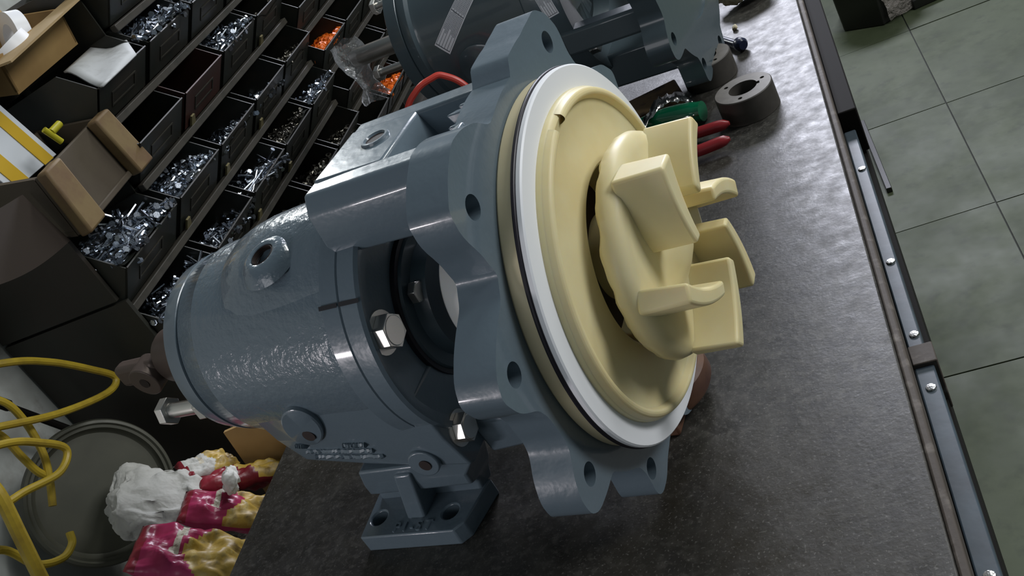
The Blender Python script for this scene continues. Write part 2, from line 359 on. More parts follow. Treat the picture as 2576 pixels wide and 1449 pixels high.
def foot(root, mt, text=True):
    bm = bm_new()
    pl = [(-.292, -.088), (-.198, -.088), (-.190, -.080), (-.181, -.036), (-.215, -.030), (-.296, -.030)]
    prism(bm, pl, -.178, -.161, 'Z')
    cuts = []
    for hx in (-.2815, -.2085):
        cb = bm_new(); cyl(cb, (hx, -.0675, -.19), (hx, -.0675, -.15), .0078, n=20); cuts.append(cb)
    ft = obj('foot', bm, mt, root, bevel=.0015, cut=cuts)
    bm = bm_new(); add_box(bm, -.296, -.245, -.030, .088, -.178, -.161); add_box(bm, -.290, -.248, .02, .070, -.163, -.095); obj('far_foot', bm, mt, root, bevel=.002)
    bm = bm_new()
    def q(x0, x1, ya, yb, z): return [(x0, -ya, z), (x1, -ya, z), (x1+.004, -yb, z), (x0, -yb, z)]
    L = [q(-.2900, -.1865, .0460, .030, -.163), q(-.2870, -.1820, .0480, .030, -.1500), q(-.2790, -.1760, .0570, .032, -.1405), q(-.2745, -.1725, .0665, .034, -.1345), q(-.2700, -.1680, .0705, .034, -.1200), q(-.2620, -.1500, .0740, .036, -.1010)]
    rows = [[bm.verts.new(p) for p in l] for l in L]
    for a_, b_ in zip(rows, rows[1:]):
        for i in range(4): bm.faces.new((a_[i], a_[(i+1) % 4], b_[(i+1) % 4], b_[i]))
    bm.faces.new(rows[0][::-1]); bm.faces.new(rows[-1])
    add_hex8(bm, [(-.251, -.040, -.163), (-.232, -.040, -.163), (-.232, -.0715, -.163), (-.251, -.0715, -.163)], [(-.230, -.040, -.108), (-.213, -.040, -.108), (-.213, -.0755, -.108), (-.230, -.0755, -.108)])
    obj('pedestal', bm, mt, root, bevel=.0025, seg=3)
    bm = bm_new()
    for s in (-1,):
        cyl(bm, (-.1850, -.0845, -.0905), (-.187, -.060, -.0905), .0125, .0145, n=32)
    b = obj('drain_boss', bm, mt, root, bevel=.001)
    bm = bm_new(); cyl(bm, (-.184, -.0850, -.0915), (-.184, -.080, -.0915), .0050, n=20); obj('drain_hole', bm, M_dark, b)
    if text:
        cu = bpy.data.curves.new('foot_marking', 'FONT'); cu.body = 'P1-ST'; cu.size = .0135; cu.extrude = .0014; cu.space_character = 1.25; cu.align_x = 'CENTER'
        t0 = bpy.data.objects.new('t', cu); C.objects.link(t0); bpy.context.view_layer.update(); me = bpy.data.meshes.new_from_object(t0.evaluated_get(bpy.context.evaluated_depsgraph_get())); bpy.data.objects.remove(t0, do_unlink=True)
        t = bpy.data.objects.new('cast_lettering', me); C.objects.link(t); t.parent = root; t.location = (-.2400, -.0850, -.1608); me.materials.clear(); me.materials.append(mt)
    return ft
def bolt_obj(name, root, x, y, z, rh=.0105, h=.0085, rot=.3, wash=True):
    bm = bm_new(); hexbolt(bm, x+.002, x+h, y, z, rh, rot=rot)
    lathe(bm, [(x+h, 0), (x+h+.0004, rh*.80), (x+h, rh*.82)], 24, y, z)
    b = obj(name, bm, M_steel, root, bevel=.0004)
    if wash:
        bm = bm_new(); lathe(bm, [(x, rh*1.0), (x, rh*1.22), (x+.002, rh*1.22), (x+.002, 0)], 32, y, z); obj('washer', bm, M_steel, b)
    return b

pump = thing('resin_lined_pump', 'blue-grey centrifugal pump in the foreground with cream impeller and white gasket ring', 'pump', (0, 0, AX), (0, 0, R(-10.739)))
# bearing housing barrel
bm = bm_new()
lathe(bm, [(-.352, .06), (-.352, .0755), (-.3505, .0768), (-.332, .0795), (-.330, .0812), (-.30, .0828), (-.25, .0868), (-.20, .0905), (-.181, .0915), (-.181, .06)], 128)
obj('bearing_housing', bm, M_cast, pump)
bm = bm_new()
lathe(bm, [(-.3725, 0), (-.3725, .0705), (-.3710, .0732), (-.3545, .0768), (-.3535, .0768), (-.3525, .0752), (-.3525, .05)], 128)
obj('rear_cover', bm, M_paint, pump)
bm = bm_new()   # raised pad on top of the barrel with the threaded breather hole
def psec(x, h, w_):
    rb = .080 if x < -.30 else .0828+(x+.30)*.073
    out = []
    for i in range(25):
        a_ = PI/2+.10+w_*(i/12-1); k = (.5+.5*math.cos((i/12-1)*PI))**.62 if 0 < i < 24 else -.15
        out.append(bm.verts.new((x, (rb-.001+(h+.001)*k)*math.cos(a_), (rb-.001+(h+.001)*k)*math.sin(a_))))
    return out
PS = [psec(-.322, -.001, .30), psec(-.312, .0006, .45), psec(-.302, .0030, .58), psec(-.290, .0062, .70), psec(-.277, .0090, .78), psec(-.262, .0105, .82), psec(-.24, .0108, .82), psec(-.21, .0104, .80), psec(-.184, .0095, .76)]
for a_, b_ in zip(PS, PS[1:]):
    for i in range(24): bm.faces.new((a_[i], a_[i+1], b_[i+1], b_[i]))
pad = obj('top_pad', bm, M_cast, pump, angle=60)
HT = Matrix.Translation((-.2370, -.0190, 0)) @ Matrix.Rotation(R(14), 4, 'X')
bm = bm_new(); lathe(bm, [(.0860, .0250), (.0915, .0210), (.0945, .0175), (.0962, .0145), (.0966, .0120), (.0960, .0100), (.0895, .0092)], 48, axis='Z'); xf(bm, bm.verts[:], HT)
bo = obj('breather_boss', bm, M_cast, pad, angle=60)
bm = bm_new()
prof = []
for i in range(9): prof += [(.0865+i*.0011, .0096), (.0865+i*.0011+.00055, .0086)]
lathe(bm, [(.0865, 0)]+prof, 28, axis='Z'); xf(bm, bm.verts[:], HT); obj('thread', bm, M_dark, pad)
# oil sump under the barrel
bm = bm_new()
def sec(x, yt, yb, zb, zt=-.020): return [bm.verts.new(p) for p in ((x, -yt, zt), (x, -(yt*.35+yb*.65)-.004, zb*.62), (x, -yb, zb+.004), (x, -yb+.006, zb), (x, yb-.006, zb), (x, yb, zb+.004), (x, yt*.35+yb*.65+.004, zb*.62), (x, yt, zt))]
S = [sec(-.352, .0700, .030, -.0735), sec(-.318, .0770, .060, -.0965), (sec(-.25, .0825, .0685, -.1020)), sec(-.19, .0875, .0760, -.1045), sec(-.149, .0930, .0800, -.1045)]
for a, b in zip(S, S[1:]):
    for i in range(7): bm.faces.new((a[i], a[i+1], b[i+1], b[i]))
    bm.faces.new((a[7], a[0], b[0], b[7]))
bm.faces.new(S[0][::-1]); bm.faces.new(S[-1])
sump = obj('oil_sump', bm, M_paint, pump, bevel=.0025, seg=3)
def side_disc(bm, cx, cy, cz, rx, rz, th, tilt=0, spin=0):
    vs = lathe(bm, [(0, 0), (0, .93), (-.15, 1.0), (-2.0, 1.03)], 40)
    xf(bm, vs, Matrix.Translation((cx, cy, cz)) @ Matrix.Rotation(R(tilt), 4, 'X') @ Matrix.Rotation(R(spin), 4, 'Y') @ Matrix(((0, rx, 0, 0), (-th, 0, 0, 0), (0, 0, rz, 0), (0, 0, 0, 1))))
bm = bm_new(); side_disc(bm, -.2690, -.0845, -.0380, .0165, .0255, .007, 12, 33)
pb = obj('side_boss', bm, M_paint, pump)
bm = bm_new(); cyl(bm, (-.2690, -.0835, -.0470), (-.2690, -.070, -.0465), .0055, n=22); obj('tapped_hole', bm, M_dark, pb)
def sump_y(x, z):   # outer face of the sump
    T = [(-.352, .0700, .030, -.0735), (-.318, .0770, .060, -.0965), (-.25, .0825, .0685, -.1020), (-.19, .0875, .0760, -.1045), (-.149, .0930, .0800, -.1045)]
    for p, q in zip(T, T[1:]):
        if p[0] <= x <= q[0]:
            f = (x-p[0])/(q[0]-p[0]); yt, yb, zb = (p[i]+(q[i]-p[i])*f for i in (1, 2, 3)); break
    ym = yt*.35+yb*.65+.004; zm = zb*.62
    return -(yt+(ym-yt)*(z+.02)/(zm+.02)) if z > zm else -(ym+(yb-ym)*(z-zm)/(zb+.004-zm))
for k, (x0, x1, z) in enumerate(((-.250, -.2270, -.0665), (-.2990, -.2260, -.0750), (-.2960, -.2220, -.0835), (-.303, -.291, -.0655))):   # cast raised bars
    bm = bm_new(); rng = random.Random(k); nseg = 40
    prev = None
    for i in range(nseg+1):
        x = x0+(x1-x0)*i/nseg; hh = .0026+rng.uniform(-.0006, .0006); pr = .0034+rng.uniform(-.0016, .0010); yb = sump_y(x, z)
        ring = [bm.verts.new((x, yb+.004, z-hh)), bm.verts.new((x, yb-pr*.6, z-hh*.7)), bm.verts.new((x, yb-pr, z)), bm.verts.new((x, yb-pr*.6, z+hh*.7)), bm.verts.new((x, yb+.004, z+hh))]
        if prev:
            for a in range(4): bm.faces.new((prev[a], prev[a+1], ring[a+1], ring[a]))
        else: bm.faces.new(ring)
        prev = ring
    bm.faces.new(prev)
    obj('cast_bar', bm, M_paint, pump)
adapter(pump, M_paint)
front_flange(pump, M_paint)
foot(pump, M_paint)
# marker line on the seam
for (x0, x1) in ((-.1825, -.1665), (-.1650, -.1475)):
    bm = bm_new(); a = R(143.1); rr = .1022
    lathe(bm, [(x0, rr), (x1, rr)], 1, a0=a-.015, a1=a+.015); obj('marker_line', bm, M_mark, pump, smooth=False)
# inner seal cover + white sleeve
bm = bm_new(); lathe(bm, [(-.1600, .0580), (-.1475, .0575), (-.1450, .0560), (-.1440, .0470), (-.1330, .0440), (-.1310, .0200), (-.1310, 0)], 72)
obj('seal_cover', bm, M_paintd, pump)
bm = bm_new(); lathe(bm, [(-.1510, .0615), (-.1470, .0610), (-.1470, .0575)], 72); obj('seal_ring', bm, M_rubber, pump)
bm = bm_new(); lathe(bm, [(-.1215, 0), (-.1215, .0430), (-.1195, .0450), (-.085, .0490), (-.045, .0520), (-.045, 0)], 72)
obj('sleeve', bm, mat('white_ceramic_sleeve', (.86, .86, .83), .35, sss=.2), pump, label='white ceramic sleeve')
bolt_obj('frame_bolt', pump, -.1495, -.0790, .0300, .0130, .0115)
bolt_obj('frame_bolt', pump, -.1495, -.0690, -.0730, .0115, .0105, .1)
bolt_obj('frame_bolt', pump, -.1495, .0700, .0500, .0110, .0100, .1)
bolt_obj('cover_bolt', pump, -.1440, -.0365, .0290, .0085, .0080, .5, False)
# shaft end, lug and jack bolt at the rear
bm = bm_new(); lathe(bm, [(-.3725, .0245), (-.445, .0245), (-.450, .0215), (-.450, 0)], 40); obj('shaft', bm, M_rough, pump)
bm = bm_new(); add_box(bm, -.500, -.448, -.024, -.008, -.010, .012); sh = obj('shaft_lug', bm, M_rough, pump, bevel=.005, seg=3)
bm = bm_new(); cyl(bm, (-.463, -.008, -.002), (-.463, -.030, -.004), .0155, n=28); le = obj('eye_plate', bm, M_rough, sh, bevel=.001)
bm = bm_new(); cyl(bm, (-.463, -.0302, -.004), (-.463, -.0306, -.004), .0050, n=20); obj('eye_hole', bm, M_dark, sh)
bm = bm_new(); hexbolt(bm, -.4260, -.4175, -.0580, -.0180, .0125, .0068, (-.4175, -.3725), .2); jb = obj('jack_bolt', bm, M_steel, pump, bevel=.0005)
bm = bm_new(); hexbolt(bm, -.3810, -.3727, -.0580, -.0180, .0125, rot=.5); obj('nut', bm, M_steel, jb, bevel=.0005)
# resin cover, gasket, o-ring, impeller
bm = bm_new(); lathe(bm, [(-.0195, .09), (-.0195, .1262), (-.0180, .1275), (-.0062, .1282), (-.0050, .1270), (-.0050, .09)], 128); obj('resin_ring', bm, M_creamd, pump)
bm = bm_new()
lathe(bm, [(-.0060+.0016*math.sin(t), .1295+.0016*math.cos(t)) for t in [2*PI*i/10 for i in range(11)]], 128); obj('o_ring', bm, M_rubber, pump)
bm = bm_new(); lathe(bm, [(-.0050, .10), (-.0050, .1290), (-.0036, .1303), (-.0010, .1303), (.0000, .1292), (.0000, .10)], 128); obj('gasket_ring', bm, M_white, pump)
bm = bm_new()
lathe(bm, [(-.002, .1145), (.0030, .1142), (.0058, .1120), (.0064, .1105), (.0045, .1060), (.0038, .1020), (.0050, .085), (.0066, .0670), (.0068, .0645), (.0058, .0628), (-.030, .0620)], 128)
cov = obj('back_cover', bm, M_cream, pump)
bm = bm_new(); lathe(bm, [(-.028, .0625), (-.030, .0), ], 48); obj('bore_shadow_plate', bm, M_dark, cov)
a_n = math.atan2(.083, -.071)
bm = bm_new(); lathe(bm, [(.0035, .1050), (.0062, .1058), (.0092, .1075), (.0096, .1095), (.0082, .1120), (.0025, .1140)], 160, a0=R(101), a1=R(101+352))
for f in (): pass
obj('cover_lip', bm, M_cream, cov, bevel=.0008)

imp = None
bm = bm_new()
prof = [(-.010, .0), (-.010, .030), (.013, .034), (.0160, .066), (.0178, .0725), (.0210, .0760), (.0260, .0772), (.0310, .0758), (.0345, .0720), (.0360, .066), (.0358, .030), (.042, .020), (.047, .010), (.048, 0)]
lathe(bm, prof, 120)
from mathutils import noise as mnoise
for v in bm.verts:
    r_ = math.hypot(v.co.y, v.co.z)
    if r_ > .06 and v.co.x < .0225:
        v.co.x += .0022*mnoise.noise(Vector((v.co.y*90, v.co.z*90, 3)))
        v.co.yz = Vector((v.co.y, v.co.z))*(1+.012*mnoise.noise(Vector((v.co.y*120, v.co.z*120, 7))))
imp = obj('impeller', bm, M_cream, pump)
def vane(a_out, a_in, r_out=.0755, r_in=.028, xf_=.0655, t_out=.0125, t_in=.0095, curve=.004, x_in=None):
    bm = bm_new(); n = 12; rows = []
    p0 = Vector((r_out*math.cos(R(a_out)), r_out*math.sin(R(a_out)))); p1 = Vector((r_in*math.cos(R(a_in)), r_in*math.sin(R(a_in))))
    d = (p1-p0).normalized(); nn = Vector((-d.y, d.x))
    if nn.dot(p0) < 0: nn = -nn
    for i in range(n+1):
        t = i/n; c = p0.lerp(p1, t)+nn*curve*4*t*(1-t); h = (t_out*(1-t)+t_in*t)*.5
        xt = xf_ if x_in is None else xf_*(1-t)+x_in*t
        for_base = 1.25
        rows.append([bm.verts.new((.031, *(c+nn*h*for_base))), bm.verts.new((xt, *(c+nn*h))), bm.verts.new((xt, *(c-nn*h))), bm.verts.new((.031, *(c-nn*h*for_base)))])
    for a, b in zip(rows, rows[1:]):
        for i in range(4): bm.faces.new((a[i], a[(i+1) % 4], b[(i+1) % 4], b[i]))
    bm.faces.new(rows[0][::-1]); bm.faces.new(rows[-1])
    return obj('vane', bm, M_cream, imp, bevel=.0022, seg=3)
for (ao, ai) in ((48, 78), (108, 152), (172, 232), (240, 288), (296, 338), (348, 22)):
    vane(ao, ai, r_in=.030 if ao != 172 else .036, t_out=.0190 if ao == 108 else .0125)

# ------------------------------------------------------------ second pump, further along the bench
p2 = thing('grey_pump', 'second grey pump behind the first, with silver rating stickers and an open front flange', 'pump', (0, 0, 0), (0, 0, R(-10.739)))
def w2(x, y, z):   # pump-frame point to world
    c, s = math.cos(R(10.739)), math.sin(R(10.739)); return (c*x+s*y, -s*x+c*y, z+AX)
p2.location = w2(-.067, .65, .0)
Z2 = .0
bm = bm_new(); lathe(bm, [(-.3520, .06), (-.3520, .1075), (-.348, .1085), (-.340, .1085), (-.336, .1045), (-.330, .1035), (-.25, .1075), (-.180, .1110), (-.178, .06)], 112, 0, Z2); obj('bearing_housing', bm, M_paint2, p2)
bm = bm_new(); lathe(bm, [(-.3740, 0), (-.3740, .1050), (-.3720, .1075), (-.3540, .1085), (-.3530, .1070), (-.3525, .06)], 112, 0, Z2); obj('rear_cover', bm, M_paint2, p2)
bm = bm_new(); lathe(bm, [(-.180, .06), (-.180, .1180), (-.177, .1215), (-.135, .1235), (-.131, .121), (-.134, .100), (-.140, .070), (-.160, .064), (-.160, .02), (-.15, 0)], 96, 0, Z2); obj('adapter_ring', bm, M_paint2, p2)
for (y0, y1, z0, z1) in ((-.060, .060, .085, .130), (-.060, .060, -.135, -.090), (.090, .130, -.03, .04)):
    bm = bm_new(); add_box(bm, -.16, -.046, y0, y1, z0, z1); obj('arm', bm, M_paint2, p2, bevel=.004)
bm = bm_new(); add_box(bm, -.15, -.046, -.125, -.098, -.052, -.022); obj('arm', bm, M_paint2, p2, bevel=.004)
front_flange(p2, M_paint2)
bm = bm_new(); lathe(bm, [(-.030, .060), (-.022, .070), (-.022, .099), (-.048, .099), (-.05, .06), (-.03, .06)], 80); obj('flange_throat', bm, M_paint2, p2)
bm = bm_new()
add_hex8(bm, [(-.34, -.055, -.110), (-.16, -.060, -.118), (-.16, .060, -.118), (-.34, .055, -.110)], [(-.34, -.090, -.03), (-.16, -.098, -.03), (-.16, .098, -.03), (-.34, .090, -.03)]); obj('oil_sump', bm, M_paint2, p2, bevel=.004)
bm = bm_new(); add_box(bm, -.30, -.19, -.09, .09, -.178, -.160); add_box(bm, -.28, -.20, -.05, .05, -.165, -.10); obj('foot', bm, M_paint2, p2, bevel=.003)
bm = bm_new(); lathe(bm, [(-.3740, .0130), (-.43, .0130), (-.505, .0130), (-.507, .0115), (-.507, 0)], 40, 0, Z2+.004)
cb = bm_new(); add_box(cb, -.52, -.420, -.003, .003, Z2+.004+.009, Z2+.004+.03); obj('shaft', bm, M_steel, p2, cut=[cb])
for ang in (190, 320, 75):
    y, z = .058*math.cos(R(ang)), Z2+.058*math.sin(R(ang)); bm = bm_new(); hexbolt(bm, -.4460, -.4380, y, z, .0105, .0052, (-.4380, -.374), .3); j = obj('jack_bolt', bm, M_steel, p2, bevel=.0005)
    bm = bm_new(); hexbolt(bm, -.3820, -.3742, y, z, .0110, rot=.1); obj('nut', bm, M_steel, j, bevel=.0005)
bolt_obj('frame_bolt', p2, -.136, -.0840, -.0600, .0115, .011); bolt_obj('frame_bolt', p2, -.136, -.0950, .0350, .0110, .010)
bm = bm_new(); side_disc(bm, -.268, -.108, -.030, .030, .028, .008, 4); obj('side_boss', bm, M_paint2, p2)
def sticker(x0, a0, dx, ds, wdt, rr, ln, rows=5):
    """flat label wrapped on the barrel; starts at (x0, angle a0) and runs along (dx, ds) on the unrolled surface"""
    L = math.hypot(dx, ds); ux, us = dx/L, ds/L; px_, ps = us, -ux
    r0 = rr(x0)
    def pt(u, v, e=0):
        x = x0+ux*u*ln+px_*(v-.5)*wdt; sarc = us*u*ln+ps*(v-.5)*wdt; a = R(a0)-sarc/r0; r = rr(x)+e
        return (x, r*math.cos(a), Z2+r*math.sin(a))
    def quad(b, u0, u1, v0, v1, e, k=8, kv=1):
        P = [[b.verts.new(pt(u0+(u1-u0)*i/k, v0+(v1-v0)*j/kv, e)) for j in range(kv+1)] for i in range(k+1)]
        for i in range(k):
            for j in range(kv): b.faces.new((P[i][j], P[i][j+1], P[i+1][j+1], P[i+1][j]))
    bm = bm_new(); quad(bm, 0, 1, 0, 1, .0006, 24, 8); st = obj('rating_sticker', bm, M_label, p2, label='silver printed rating sticker')
    bm = bm_new()
    for k in range(rows+1):
        v = .06+.86*k/rows; quad(bm, .03, .96, v-.008, v+.008, .0011, 24)
    for u in (.03, .50, .96): quad(bm, u-.004, u+.004, .05, .93, .0011, 1, 8)
    obj('sticker_rules', bm, M_ink, st)
    bm = bm_new(); rg = random.Random(5)
    for k in range(rows):
        v = .06+.86*(k+.5)/rows
        for (ua, ub) in ((.18+.12*rg.random(), .48), (.53, .62+.3*rg.random())):
            u = ua
            while u < ub:
                l = rg.uniform(.008, .016); quad(bm, u, u+l, v-.045, v+.045, .0010, 1); u += l+.006
    obj('sticker_print', bm, M_inkl, st)
sticker(-.309, 177.5, .057, .047, .0225, lambda x: .1075+(x+.25)*.05, .105)
sticker(-.1455, 179.4, -.004, .024, .0180, lambda x: .1222+(x+.15)*.047, .070)

# ------------------------------------------------------------ things on the bench
def ring_spacer(loc, label, rz=0):
    t = thing('ring_spacer', label, 'spacer', loc, (0, 0, rz), 'machined ring spacers beside the pumps')
    bm = bm_new(); ro, ri, h = .0335, .0165, .030
    n = 64
    lathe(bm, [(0, ri), (0, ro), (h-.001, ro), (h, ro-.001), (h, ri), (0, ri)], n, axis='Z')
    cuts = []
    for a in (20, 140, 260):
        cb = bm_new(); cyl(cb, (.0245*math.cos(R(a)), .0245*math.sin(R(a)), .01), (.0245*math.cos(R(a)), .0245*math.sin(R(a)), .05), .0026, n=14); cuts.append(cb)
    cb = bm_new(); add_box(cb, .012, .0195, -.003, .003, -.01, .05); cuts.append(cb)
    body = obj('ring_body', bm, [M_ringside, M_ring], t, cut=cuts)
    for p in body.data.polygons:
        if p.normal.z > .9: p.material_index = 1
    return t
ring_spacer((.0610, .512, .0005), 'grey machined ring spacer standing alone nearest the red plier handles')
ring_spacer((.0180, .640, .0005), 'grey machined ring spacer half hidden behind the second pump flange', .8)
def capsule_tube(bm, pts, r, n=12): tube(bm, pts, r, n)
# pliers with red grips
pl = thing('pliers', 'pair of pliers with dark red grips lying under the impeller', 'pliers', (0, 0, .004))
for k, (a, b, c) in enumerate((((-.045, .520, .006), (-.010, .484, .008), (.0375, .4750, .009)), ((-.045, .522, .006), (-.008, .440, .008), (.0365, .4380, .009)))):
    bm = bm_new(); tube(bm, [Vector(a).lerp(Vector(b), .6), b, c], lambda t: .0066*(1 if t < .93 else max(.35, (1-t)/.07)), 14); obj('grip', bm, M_gripr, pl)
bm = bm_new(); tube(bm, [(-.045, .520, .006), (-.058, .528, .006), (-.085, .536, .005)], lambda t: .008-.004*t, 8); obj('jaw', bm, M_chrome, pl)
# green handled screwdriver
sd = thing('screwdriver', 'screwdriver with a round translucent green handle behind the impeller', 'screwdriver', (0, 0, 0))
bm = bm_new(); tube(bm, [(-.075, .555, .014), (-.045, .548, .014), (-.010, .535, .014), (.0080, .528, .014)], lambda t: .007+.0065*math.sin(min(1, t*1.15)*PI*.72), 16); obj('handle', bm, M_gripg, sd)
bm = bm_new(); cyl(bm, (-.075, .555, .014), (-.17, .585, .005), .0028, n=10); obj('blade', bm, M_chrome, sd)
# crumpled foil strip
bm = bm_new(); n = 26; prev = None; rg = random.Random(3)
for i in range(n+1):
    t = i/n; c = Vector((-.075+.072*t, .515+.050*math.sin(t*2.0), .014+.016*math.sin(t*3.0)))
    a = bm.verts.new(c+Vector((rg.uniform(-.001, .001), .010+rg.uniform(-.002, .002), rg.uniform(0, .004)))); b = bm.verts.new(c-Vector((0, .008+rg.uniform(-.002, .002), rg.uniform(0, .004))))
    if prev: bm.faces.new((prev[0], prev[1], b, a))
    prev = (a, b)
o = obj('foil_strip', bm, M_chrome); tag(o, 'crumpled silver foil strip beside the green screwdriver handle', 'foil'); s_ = o.modifiers.new('s', 'SOLIDIFY'); s_.thickness = .0006
# wooden block below second pump
bm = bm_new(); add_box(bm, -.034, .034, -.028, .028, 0, .020); o = obj('wooden_block', bm, M_blockw, bevel=.002); o.location = (-.052, .602, .0003); o.rotation_euler.z = R(12); tag(o, 'oil-stained wooden block between the white gasket ring and the second pump', 'block')
# brown block under front pump
bm = bm_new(); add_box(bm, -.055, .012, -.042, .042, 0, .010); o = obj('wooden_block', bm, M_copper, bevel=.002); o.location = (-.030, .052, .0003); o.rotation_euler.z = R(-12); tag(o, 'reddish brown wooden block on the bench below the white gasket ring', 'block')
bm = bm_new(); lathe(bm, [(0, .022), (0, .044), (.004, .046), (.018, .045), (.021, .041), (.020, .030), (.004, .028), (0, .022)], 56, axis='Z'); o = obj('brown_ring', bm, M_copper); o.location = (-.042, .058, .0106); tag(o, 'brown glazed ring lying on the block under the front pump', 'ring')
# navy handle
th = thing('tool_handle', 'dark navy tool handle lying beside the far ring spacer', 'tool', (0, 0, 0))
bm = bm_new(); tube(bm, [(.012, .780, .007), (.030, .745, .007), (.0585, .6925, .007)], .0055, 12); obj('shank', bm, M_pen, th)
bm = bm_new(); lathe(bm, [(-.008, 0), (-.008, .006), (-.004, .0088), (.004, .0088), (.008, .006), (.008, 0)], 20); xf(bm, bm.verts[:], Matrix.Translation((.0605, .689, .0092)) @ Matrix.Rotation(R(-60), 4, 'Z')); obj('knob', bm, M_pen, th)
# rag
bm = bm_new(); bmesh.ops.create_icosphere(bm, subdivisions=5, radius=.03)
for v in bm.verts: v.co = Vector((v.co.x*1.25, v.co.y*.85, v.co.z*.62))
crumple(bm, .006, 60, 2); crumple(bm, .0025, 160, 5)
mz = min(v.co.z for v in bm.verts)
for v in bm.verts: v.co.z -= mz
o = obj('cotton_rag', bm, M_rag, angle=180); o.location = (.075, .852, .0004); tag(o, 'stained off-white cotton rag at the far end of the bench', 'rag')
bm = bm_new(); bmesh.ops.create_icosphere(bm, subdivisions=2, radius=.004); crumple(bm, .0015, 200, 1)
o = obj('lint_tuft', bm, M_rag, angle=180); o.location = (.055, .765, .0035); tag(o, 'small white lint tuft on the bench by the cotton rag', 'lint')
# red strap arching behind the front pump
bm = bm_new(); prev = None
cp = [(-.375, .50, .004), (-.352, .510, .075), (-.320, .525, .148), (-.294, .530, .171), (-.272, .535, .176), (-.258, .540, .172), (-.238, .540, .145), (-.225, .53, .08), (-.22, .52, .004)]
tube(bm, cp, .0040, 10); o = obj('red_strap', bm, M_redb); tag(o, 'red plastic strap arching between the two pumps', 'strap')

# ------------------------------------------------------------ bin rack (rows of tilting steel bins, along +Y)
YC = [(.257, .392), (.404, .528), (.540, .664), (.676, .798), (.810, .932), (.944, 1.066), (1.078, 1.200), (1.212, 1.334), (1.346, 1.468)]
ZT = [.392, .314, .240, .162, .086, .010, -.066]
CO = [0, 0, 0, 0, 0, -.040, -.040, -.040, -.040]   # the sixth column on belongs to a rack section set lower
Y1 = 1.475
rack = thing('bin_rack', 'dark olive steel storage rack of tiered parts bins against the wall', 'rack', (0, 0, 0))
bm = bm_new(); add_box(bm, -.781, -.606, .250, .2555, .176, .262); o = obj('side_panel', bm, M_side, rack)
bm = bm_new(); add_box(bm, -.781, -.596, .250, .2555, -.42, .176-.0035); obj('side_panel', bm, M_side, rack, label='brown lower side panel')
bm = bm_new(); add_box(bm, -.781, -.775, .2555, Y1, -.42, .46); obj('back_panel', bm, M_rack, rack)
for k, z in enumerate(ZT):
    y0 = {0: .54, 1: .398, 2: .398}.get(k, .2555)
    for (ya, yb, dz) in ((y0, .937, 0), (.939, Y1, -.040)):
        bm = bm_new(); add_box(bm, -.608, -.599, ya, yb, z+dz-.009, z+dz); obj('rail', bm, M_lip, rack, bevel=.001)
        bm = bm_new(); add_box(bm, -.775, -.612, ya, yb, z+dz-.006, z+dz-.003); obj('shelf', bm, M_rack, rack)
for i, (a, b) in enumerate(YC[1:]):
    ztop = .30 if i == 0 else .46
    bm = bm_new(); add_box(bm, -.775, -.614, a-.0070, a-.0050, -.07 if i else -.07, ztop+.0); obj('divider', bm, M_rack, rack)
bm = bm_new(); add_box(bm, -.781, -.600, .2555, Y1, -.42, -.080); obj('base_cabinet', bm, M_side, rack)
bm = bm_new(); add_box(bm, -.600, -.520, .2560, Y1, -.42, -.10); obj('base_plinth', bm, M_side, rack)
colw = ['nearest column', 'second column', 'third column', 'fourth column', 'fifth column', 'sixth column', 'seventh column', 'eighth column', 'ninth column']
tiw = ['top', 'second', 'third', 'fourth', 'fifth', 'sixth', 'seventh']
# bin mesh in local coords, x=0,z=0 at bottom front, y from 0..w
def make_bin(w_, m, big=False):
    bm = bm_new(); t = .0016; D = -.150
    lip = (.031, .041); back = (-.012, .074) if not big else (-.012, .085); top = (D, .062)
    side = [(-.002, .001), lip, (-.006, .0735), (D, .060), (D, .004)]
    for y0 in (0, w_-t): prism(bm, side, y0, y0+t, 'Y')
    prism(bm, [(-.002, .001), (.031, .041), (.0295, .0425), (-.0036, .0026)], 0, w_, 'Y')       # slanted front
    prism(bm, [(D, .001), (-.002, .001), (-.002, .0026), (D, .0026)], 0, w_, 'Y')              # floor
    prism(bm, [(D, .001), (D+t, .001), (D+t, .060), (D, .060)], 0, w_, 'Y')                    # back
    tube(bm, [(.0308, .0005, .0418), (.0308, w_-.0005, .0418)], .0014, 6)
    me = mesh_of(bm, 'bin_body', False); me.materials.append(m); return me
bm = bm_new(); dirv = Vector((.033, 0, .040)).normalized()
# label holder frame on the slanted front
def frame_me():
    bm = bm_new(); n = Vector((.040, 0, -.033)).normalized()*.0012
    for (u0, u1, v0, v1) in ((.25, .75, .30, .34), (.25, .75, .62, .66), (.25, .27, .34, .62), (.73, .75, .34, .62)):
        pts = [(-.002+.033*v, u*.124, .001+.040*v) for (u, v) in ((u0, v0), (u1, v0), (u1, v1), (u0, v1))]
        add_hex8(bm, pts, [tuple(Vector(p)+n) for p in pts])
    me = mesh_of(bm, 'label_holder', False); me.materials.append(M_rack); return me
HM = frame_me()
bin_meshes = {}
def heap_bolt_mesh(L, rs, rh, hh, kind='hex'):
    bm = bm_new()
    if kind == 'hex':
        cyl(bm, (0, 0, -L/2), (0, 0, L/2), rs, n=7); cyl(bm, (0, 0, L/2), (0, 0, L/2+hh), rh, n=6)
    elif kind == 'nut':
        lathe(bm, [(-hh/2, rs), (-hh/2, rh), (hh/2, rh), (hh/2, rs), (-hh/2, rs)], 8)
    elif kind == 'clip':
        lathe(bm, [(-hh/2, rs), (-hh/2, rh), (hh/2, rh), (hh/2, rs), (-hh/2, rs)], 10, a0=0, a1=4.6)
    me = mesh_of(bm, 'b', False); return me
